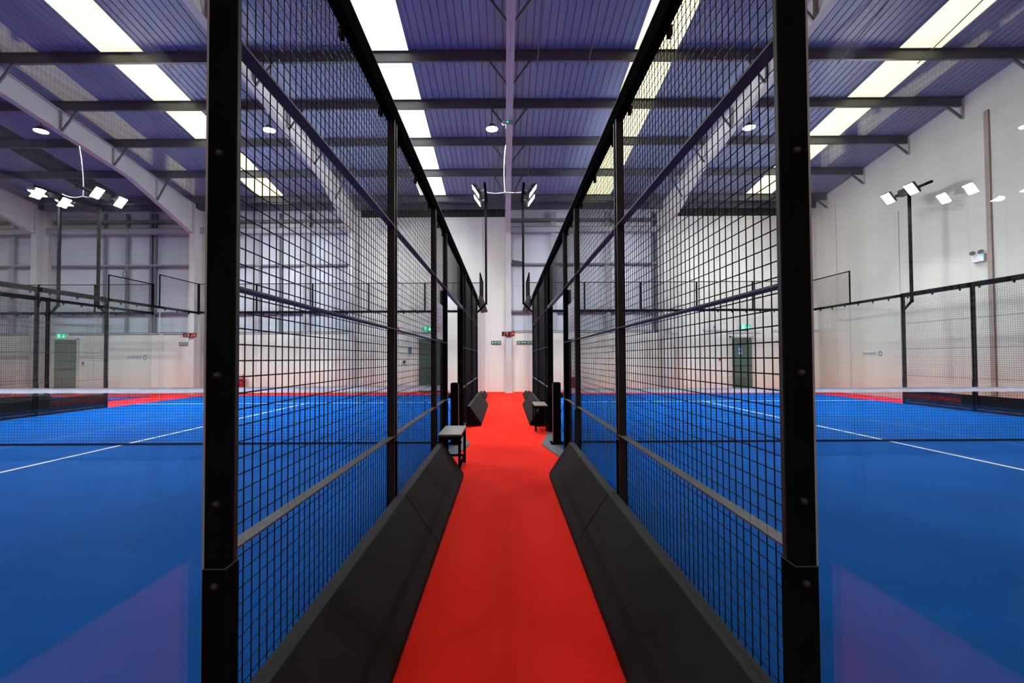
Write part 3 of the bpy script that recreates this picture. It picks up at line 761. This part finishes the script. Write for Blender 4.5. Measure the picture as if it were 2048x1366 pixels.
# ------------------------------------------------------------------ floodlights
def floodlight(X, s, yp, label, aim, side):
    """X: fence face; s: direction towards the aisle (pole side); aim: lens normal; side: towards the lit court"""
    fx = lambda a: X + s * a
    f = thing('floodlight_mast', label, 'floodlight', (fx(0.24), yp, 0), 'floodlight masts')
    px = fx(0.245)
    MB().bar((fx(0.0), yp - 0.02, 2.66), (px, yp - 0.02, 2.92), 0.05, 0.05).build('arm', 'black_steel', f)
    MB().box(px - 0.03, px + 0.03, yp - 0.05, yp + 0.01, 2.88, 6.12).build('pole', 'black_steel', f)
    MB().box(px - 0.03, px + 0.03, yp - 0.75, yp + 0.75, 6.06, 6.12).build('crossbar', 'black_steel', f)
    aimv = Vector(aim).normalized()
    for k, dy in enumerate((-0.40, 0.40)):
        c = Vector((px + side * 0.27, yp + dy, 6.00))
        v = aimv.cross(Vector((0, 1, 0))).normalized(); u = v.cross(aimv).normalized()
        def quad_box(w, h, d0, d1):
            vs = []
            for d in (d0, d1):
                for a, b in ((-1, -1), (1, -1), (1, 1), (-1, 1)): vs.append(c + u * a * w / 2 + v * b * h / 2 + aimv * d)
            return MB().add(vs, [(0, 1, 2, 3), (4, 5, 6, 7), (0, 1, 5, 4), (1, 2, 6, 5), (2, 3, 7, 6), (3, 0, 4, 7)])
        h = quad_box(0.30, 0.34, -0.07, -0.004).build('lamp_head', 'lamp_body', f)
        quad_box(0.27, 0.30, -0.004, 0.0).build('lens', 'lens', h)
        fin = MB()
        for q in range(5):
            p = c - aimv * 0.095 + v * (q - 2) * 0.06
            fin.bar(p - u * 0.12, p + u * 0.12, 0.012, 0.05, upv=tuple(aimv))
        fin.build('cooling_fins', 'lamp_body', h)
        br = MB()
        for q in (-1, 1): br.bar(c + u * q * 0.16 - aimv * 0.03, Vector((px + side * 0.02, yp + dy + q * 0.16, 6.10)), 0.012, 0.03)
        br.build('bracket', 'pipe_dark', h)
    MB().box(px + 0.03 * side, px + 0.17 * side, yp - 0.17, yp + 0.17, 5.97, 6.15).build('driver_box', 'lamp_body', f)
    return f
FY = 13.46
floodlight(-AX, 1, FY, 'floodlight mast at the far aisle end lighting the court with the taller net', (-0.82, 0, -0.57), -1)
floodlight(AX, -1, FY, 'floodlight mast at the far aisle end lighting the court by the gable wall', (0.82, 0, -0.57), 1)
floodlight(-11.36, -1, FY, 'floodlight mast in the second aisle facing the nearer court', (0.80, 0, -0.60), 1)
floodlight(-12.98, 1, FY, 'floodlight mast in the second aisle turned to the third court', (-0.10, -0.26, -0.96), -1)
floodlight(11.36, 1, FY, 'floodlight mast standing before the cream gable wall', (-0.80, 0, -0.60), -1)
# dark wedge boxes fixed behind the aisle masts
for s, lab in ((-1, 'dark wedge shaped box hung beside the aisle floodlight mast facing the cream bay'), (1, 'dark wedge shaped box hung beside the aisle floodlight mast facing the grey clad bay')):
    o = thing('wedge_box', lab, 'speaker', (s * 0.68, 14.2, 2.75))
    MB().prism_y([(s * 0.768, 3.17), (s * 0.65, 3.17), (s * 0.52, 2.77), (s * 0.60, 2.745), (s * 0.73, 2.745)], 13.75, 14.45).build('housing', 'wedge', o)
    MB().prism_y([(s * 0.750, 3.14), (s * 0.740, 3.14), (s * 0.65, 2.77), (s * 0.66, 2.77)], 13.735, 13.75).build('face_rib', 'lamp_body', o)
    MB().tube((s * 0.66, 13.8, 2.755), (s * 0.66, 13.8, 2.725), 0.03, 8).build('cable_gland', 'lamp_body', o)

# white cables down to the masts
def hang(name, pts, lab):
    o = thing(name, lab, 'cable', pts[0][-1])
    for p in pts:
        MB().path(p, 0.013, 6).build('cable_run', 'white_cable', o)
def curve(a, b, sag, n=14, side=(0, 0, 0)):
    a, b = Vector(a), Vector(b); r = []
    for i in range(n + 1):
        t = i / n; p = a.lerp(b, t); k = 4 * t * (1 - t)
        r.append(p + Vector((0, 0, -sag * k)) + Vector(side) * k)
    return r
j = (0.02, 13.42, 6.10)
hang('white_cable', [curve((0.045, 13.42, 7.45), j, 0, side=(-0.035, 0, 0)), curve(j, (-0.50, 13.42, 6.10), 0.04), curve(j, (0.50, 13.42, 6.10), 0.02)], 'white cable dropping from the middle rafter to both aisle masts')
j = (-12.05, 13.42, 6.05)
hang('white_cable', [curve((-12.18, 13.42, 7.50), j, 0, side=(0.04, 0, 0)), curve(j, (-12.66, 13.42, 6.11), 0.07), curve(j, (-11.67, 13.42, 6.11), 0.07)], 'white cable dropping from the left rafter to the second aisle masts')

# ------------------------------------------------------------------ high-bay lamps
for x, LY, lab in [(a, 12.87, b) for a, b in ((-0.33, 'round high-bay lamp hanging beside the middle rafter'), (-6.47, 'round high-bay lamp hanging beside the rafter of the grey and cream bays'),
               (6.75, 'round high-bay lamp hanging on the gable wall side'), (-12.75, 'round high-bay lamp hanging beside the rafter of the left clock'), (-18.9, 'round high-bay lamp hanging over the third court'))] + [(a, -12.87, 'added unseen high-bay lamp in the other half of the hall') for a in (-6.47, -0.33, 6.75)]:  # last three: unseen lamps added to brighten camera-facing surfaces
    y, z = LY, 7.66
    h = thing('high_bay_lamp', lab, 'ceiling lamp', (x, y, z), 'high-bay lamps')
    MB().tube((x, y, z + 0.11), (x, y, roof_z(y) - 0.235), 0.014, 6).build('drop_rod', 'purlin', h)
    MB().tube((x, y, z), (x, y, z + 0.12), 0.165, 24, r1=0.07).build('housing', 'lamp_body', h, smooth=False)
    MB().tube((x, y, z - 0.003), (x, y, z - 0.0005), 0.155, 24).build('lens', 'highbay_lens', h)

# ------------------------------------------------------------------ small things on the walls
SEG = {'1': 'bc', '7': 'abc', '4': 'fgbc'}
def clock(x, y, z, label):
    c = thing('digital_clock', label, 'clock', (x, y, z), 'digital clocks')
    w, hgt = 0.50, 0.175
    MB().box(x - w / 2, x + w / 2, y - 0.05, y, z, z + hgt).build('case', 'clock_case', c, bevel=0.006)
    MB().box(x - 0.05, x + 0.05, y, 18.40, z + 0.03, z + hgt - 0.03).build('bracket', 'bolt', c)
    def digit(ch, cx):
        dw, dh, t = 0.068, 0.118, 0.017; z0 = z + 0.028; yy = y - 0.0535; sl = 0.10
        segs = {'a': (0, 1, dw, 1), 'b': None}
        def rect(xa, xb, za, zb):
            m.add([(cx + xa + sl * (za), yy, z0 + za), (cx + xb + sl * (za), yy, z0 + za), (cx + xb + sl * zb, yy, z0 + zb), (cx + xa + sl * zb, yy, z0 + zb),
                   (cx + xa + sl * (za), yy + 0.003, z0 + za), (cx + xb + sl * (za), yy + 0.003, z0 + za), (cx + xb + sl * zb, yy + 0.003, z0 + zb), (cx + xa + sl * zb, yy + 0.003, z0 + zb)],
                  [(0, 1, 2, 3), (4, 5, 6, 7), (0, 1, 5, 4), (1, 2, 6, 5), (2, 3, 7, 6), (3, 0, 4, 7)])
        m = MB()
        for sg in SEG[ch]:
            if sg == 'a': rect(0, dw, dh - t, dh)
            if sg == 'b': rect(dw - t, dw, dh / 2 + 0.004, dh - t)
            if sg == 'c': rect(dw - t, dw, 0, dh / 2 - 0.004)
            if sg == 'f': rect(0, t, dh / 2 + 0.004, dh)
            if sg == 'g': rect(0, dw - t, dh / 2 - t / 2, dh / 2 + t / 2)
        m.build('digit', 'clock_digit', c)
    for ch, cx in zip('1714', (-0.215, -0.105, 0.045, 0.150)): digit(ch, x + cx)
    cm = MB()
    for dz in (0.06, 0.11): cm.box(x - 0.012, x + 0.002, y - 0.0535, y - 0.05, z + dz, z + dz + 0.015)
    cm.build('colon', 'clock_digit', c)
clock(0.13, 18.37, 2.205, 'red digital clock reading 17:14 on the middle column at the end of the aisle')
clock(-12.25, 18.37, 2.215, 'red digital clock reading 17:14 on the column seen over the left net')

def arrow(m, cx, cz, w, h, d, y):
    """block arrow pointing along d (-1 left, 1 right, 0 down)"""
    if d:
        m.add([(cx - d * w * 0.5, y, cz - h * 0.14), (cx, y, cz - h * 0.14), (cx, y, cz - h * 0.5), (cx + d * w * 0.5, y, cz), (cx, y, cz + h * 0.5), (cx, y, cz + h * 0.14), (cx - d * w * 0.5, y, cz + h * 0.14)], [(0, 1, 2, 3, 4, 5, 6)])
    else:
        m.add([(cx - w * 0.14, y, cz + h * 0.5), (cx + w * 0.14, y, cz + h * 0.5), (cx + w * 0.14, y, cz), (cx + w * 0.5, y, cz), (cx, y, cz - h * 0.5), (cx - w * 0.5, y, cz), (cx - w * 0.14, y, cz)], [(0, 1, 2, 3, 4, 5, 6)])
def man(m, cx, cz, h, y):
    """doorway with a running figure"""
    w = h * 0.62
    m.add([(cx - w / 2, y, cz - h / 2), (cx - w / 2 + h * 0.09, y, cz - h / 2), (cx - w / 2 + h * 0.09, y, cz + h / 2), (cx - w / 2, y, cz + h / 2)], [(0, 1, 2, 3)])
    m.add([(cx - w / 2, y, cz + h * 0.41), (cx + w / 2, y, cz + h * 0.41), (cx + w / 2, y, cz + h / 2), (cx - w / 2, y, cz + h / 2)], [(0, 1, 2, 3)])
    m.add([(cx + w / 2 - h * 0.09, y, cz - h / 2), (cx + w / 2, y, cz - h / 2), (cx + w / 2, y, cz + h / 2), (cx + w / 2 - h * 0.09, y, cz + h / 2)], [(0, 1, 2, 3)])
    m.add([(cx - h * 0.05, y, cz + h * 0.2), (cx + h * 0.07, y, cz + h * 0.2), (cx + h * 0.07, y, cz + h * 0.32), (cx - h * 0.05, y, cz + h * 0.32)], [(0, 1, 2, 3)])
    m.add([(cx - h * 0.12, y, cz - h * 0.1), (cx + h * 0.06, y, cz - h * 0.14), (cx + h * 0.1, y, cz + h * 0.16), (cx - h * 0.04, y, cz + h * 0.16)], [(0, 1, 2, 3)])
    m.add([(cx - h * 0.2, y, cz - h * 0.42), (cx - h * 0.1, y, cz - h * 0.42), (cx + h * 0.04, y, cz - h * 0.12), (cx - h * 0.08, y, cz - h * 0.1)], [(0, 1, 2, 3)])
    m.add([(cx + h * 0.02, y, cz - h * 0.14), (cx + h * 0.08, y, cz - h * 0.1), (cx + h * 0.2, y, cz - h * 0.3), (cx + h * 0.12, y, cz - h * 0.34)], [(0, 1, 2, 3)])
def lines(m, x0, x1, cz, h, y):
    for k in (0.28, -0.02, -0.30):
        m.add([(x0, y, cz + h * k - h * 0.06), (x1, y, cz + h * k - h * 0.06), (x1, y, cz + h * k + h * 0.06), (x0, y, cz + h * k + h * 0.06)], [(0, 1, 2, 3)])
def sign(x0, x1, z0, z1, y, items, label):
    s = thing('exit_sign', label, 'sign', ((x0 + x1) / 2, y, z0))
    MB().box(x0, x1, y - 0.012, y, z0, z1).build('plate', 'sign_green', s)
    m = MB(); h = (z1 - z0) * 0.72; cz = (z0 + z1) / 2; yy = y - 0.0135
    for kind, a, b in items:
        xa, xb = x0 + (x1 - x0) * a, x0 + (x1 - x0) * b
        if kind == 'L': arrow(m, (xa + xb) / 2, cz, xb - xa, h * 0.95, -1, yy)
        if kind == 'R': arrow(m, (xa + xb) / 2, cz, xb - xa, h * 0.95, 1, yy)
        if kind == 'M': man(m, (xa + xb) / 2, cz, h, yy)
        if kind == 'T': lines(m, xa, xb, cz, h, yy)
    m.build('symbols', 'sign_white', s)
sign(-0.555, -0.155, 1.91, 2.045, YW - 0.03, [('L', 0.06, 0.31), ('M', 0.36, 0.55), ('T', 0.64, 0.93)], 'green sign with an arrow pointing left, left of the middle column')
sign(0.475, 0.875, 1.91, 2.045, YW - 0.03, [('T', 0.06, 0.34), ('M', 0.45, 0.64), ('R', 0.70, 0.95)], 'green sign with an arrow pointing right, right of the middle column')
sign(0.88, 1.24, 1.91, 2.045, YW - 0.03, [('M', 0.1, 0.32), ('T', 0.42, 0.9)], 'green sign with figure and text, half hidden behind the aisle fence')
sign(-13.12, -12.76, 1.92, 2.06, YW - 0.03, [('L', 0.08, 0.40), ('M', 0.45, 0.66), ('T', 0.72, 0.94)], 'green sign with an arrow beside the column with the left clock')
sign(-11.78, -11.42, 1.92, 2.06, YW - 0.03, [('T', 0.08, 0.4), ('M', 0.48, 0.66), ('R', 0.7, 0.94)], 'green sign past the column with the left clock')

def exit_box(x0, x1, z0, z1, label):
    s = thing('exit_light', label, 'exit sign', ((x0 + x1) / 2, YW, z0), 'lit exit signs')
    MB().box(x0 - 0.015, x1 + 0.015, YW - 0.11, YW - 0.03, z0 - 0.02, z1 + 0.01).build('case', 'lamp_white', s)
    p = MB().box(x0, x1, YW - 0.118, YW - 0.11, z0, z1).build('lit_panel', 'exit_glow', s)
    m = MB(); h = (z1 - z0) * 0.8; cz = (z0 + z1) / 2
    man(m, x0 + (x1 - x0) * 0.28, cz, h, YW - 0.1195); arrow(m, x0 + (x1 - x0) * 0.72, cz, h * 0.8, h * 0.8, 0, YW - 0.1195)
    m.build('symbols', 'exit_glow_white', p)
exit_box(-17.99, -17.59, 2.225, 2.42, 'lit green exit sign above the left green door')
exit_box(-3.30, -2.90, 2.43, 2.64, 'lit green exit sign above the door behind the mesh in the cream bay')
exit_box(9.46, 9.86, 2.45, 2.655, 'lit green exit sign above the door near the gable wall')

# call points, alarms
def small_box(name, x, z, w, h, m, lab, cat, y=YW):
    t = thing(name, lab, cat, (x, y, z))
    MB().box(x - w / 2, x + w / 2, y - 0.06, y, z, z + h).build('case', 'label_white', t, bevel=0.005)
    MB().box(x - w * 0.36, x + w * 0.36, y - 0.068, y - 0.06, z + h * 0.14, z + h * 0.86).build('front', m, t)
small_box('call_point', 8.65, 1.18, 0.16, 0.16, 'fire_red', 'small red fire call point beside the door with the blue sign', 'call point')
small_box('call_point', -16.95, 1.16, 0.16, 0.16, 'fire_red', 'small red fire call point beside the left exit door', 'call point')
small_box('call_point', -4.05, 1.14, 0.16, 0.16, 'bolt', 'small wall box beside the door behind the mesh', 'wall box')
small_box('notice_plate', -3.82, 1.52, 0.16, 0.34, 'sign_blue', 'small blue notice on the wall beside the door behind the mesh', 'notice')
small_box('notice_plate', 8.98, 1.52, 0.12, 0.16, 'ledge', 'small pale notice on the wall beside the door with the blue sign', 'notice')
for x, lab in ((8.44, 'red alarm beacon on the trunking near the gable wall door'), (-4.28, 'red alarm beacon on the trunking in the cream bay')):
    t = thing('alarm_beacon', lab, 'alarm', (x, YW - 0.06, 2.47))
    MB().tube((x, YW - 0.08, 2.50), (x, YW - 0.08, 2.53), 0.06, 12).build('base', 'label_white', t)
    MB().tube((x, YW - 0.08, 2.53), (x, YW - 0.08, 2.60), 0.05, 12, r1=0.035).build('dome', 'fire_red', t)

# fire points standing on the floor
def fire_point(x, y, label):
    f = thing('fire_point', label, 'fire point', (x, y, 0))
    MB().box(x - 0.17, x + 0.17, y, y + 0.025, 0.0, 0.74).build('board', 'fire_red', f)
    MB().box(x - 0.24, x + 0.24, y - 0.16, y + 0.10, 0.0, 0.05).build('base', 'fire_red', f)
    MB().box(x - 0.07, x + 0.09, y - 0.006, y, 0.60, 0.72).build('label', 'label_white', f)
    for dx in (-0.09, 0.09):
        MB().tube((x + dx, y - 0.08, 0.05), (x + dx, y - 0.08, 0.40), 0.065, 14).tube((x + dx, y - 0.08, 0.40), (x + dx, y - 0.08, 0.47), 0.065, 14, r1=0.02).build('cylinder', 'fire_red', f)
        MB().tube((x + dx, y - 0.08, 0.47), (x + dx, y - 0.08, 0.53), 0.02, 8).bar((x + dx, y - 0.08, 0.525), (x + dx, y - 0.18, 0.54), 0.02, 0.015).build('valve', 'lamp_body', f)
        MB().path([(x + dx, y - 0.09, 0.51), (x + dx + 0.06, y - 0.14, 0.46), (x + dx + 0.075, y - 0.13, 0.34), (x + dx + 0.07, y - 0.12, 0.2)], 0.009, 6).build('hose', 'lamp_body', f)
fire_point(-10.55, 18.85, 'red fire extinguisher stand by the far wall on the left clock side')
fire_point(2.72, 18.85, 'red fire extinguisher stand by the far wall behind the fence with the farther stool')

# emergency lights
e = thing('emergency_light', 'white twin-spot emergency light on the cream gable wall', 'emergency light', (XW, 12.5, 3.85))
MB().box(XW - 0.09, XW, 12.33, 12.66, 3.84, 4.04).build('case', 'label_white', e, bevel=0.01)
for y in (12.38, 12.60): MB().tube((XW - 0.10, y, 4.10), (XW - 0.16, y - 0.03, 4.08), 0.055, 14).build('spot', 'pipe_dark', e)
MB().box(XW - 0.097, XW - 0.09, 12.36, 12.40, 3.96, 4.0).build('status_led', 'led_green', e)
x = FRAMES[3]; yb = 12.55; zb = roof_z(yb) - 0.84
e = thing('emergency_light', 'white twin-spot emergency light under the middle rafter', 'emergency light', (x, yb, zb))
MB().box(x - 0.10, x + 0.10, yb - 0.12, yb + 0.12, zb - 0.09, zb).build('case', 'white_steel', e, bevel=0.008)
MB().tube((x - 0.15, yb - 0.10, zb - 0.03), (x - 0.15, yb - 0.02, zb - 0.02), 0.05, 14).build('spot', 'lamp_white', e)
MB().box(x - 0.07, x - 0.03, yb - 0.126, yb - 0.12, zb - 0.03, zb - 0.01).build('status_led', 'led_green', e)

# coil of cable hung from the girt in the left clad bay
c = thing('cable_coil', 'dark cable coil hanging from the eaves beam in the grey clad bay', 'cable', (-15.12, 18.8, 4.85))
pts = [(-15.12 + 0.13 * math.cos(t * 2 * math.pi / 24), 18.80, 4.78 + 0.13 * math.sin(t * 2 * math.pi / 24)) for t in range(25)]
MB().path(pts, 0.022, 6).build('coil', 'girt', c)
MB().tube((-15.10, 18.80, 4.92), (-15.10, 18.80, 6.6), 0.010, 6).build('drop', 'girt', c)

# loose bundle of cable left on the girt beside the middle column
pts = []
for i in range(60):
    t = i / 59
    pts.append((0.30 + 0.42 * t + 0.05 * math.sin(i * 1.9), 18.86 + 0.05 * math.cos(i * 2.3), 5.235 - 0.06 * t + 0.05 * math.sin(i * 2.7 + 1)))
o = MB().path(pts, 0.016, 6).build('cable_bundle', 'girt')
tag(o, 'loose bundle of dark cable on the girt beside the middle column', 'cable')
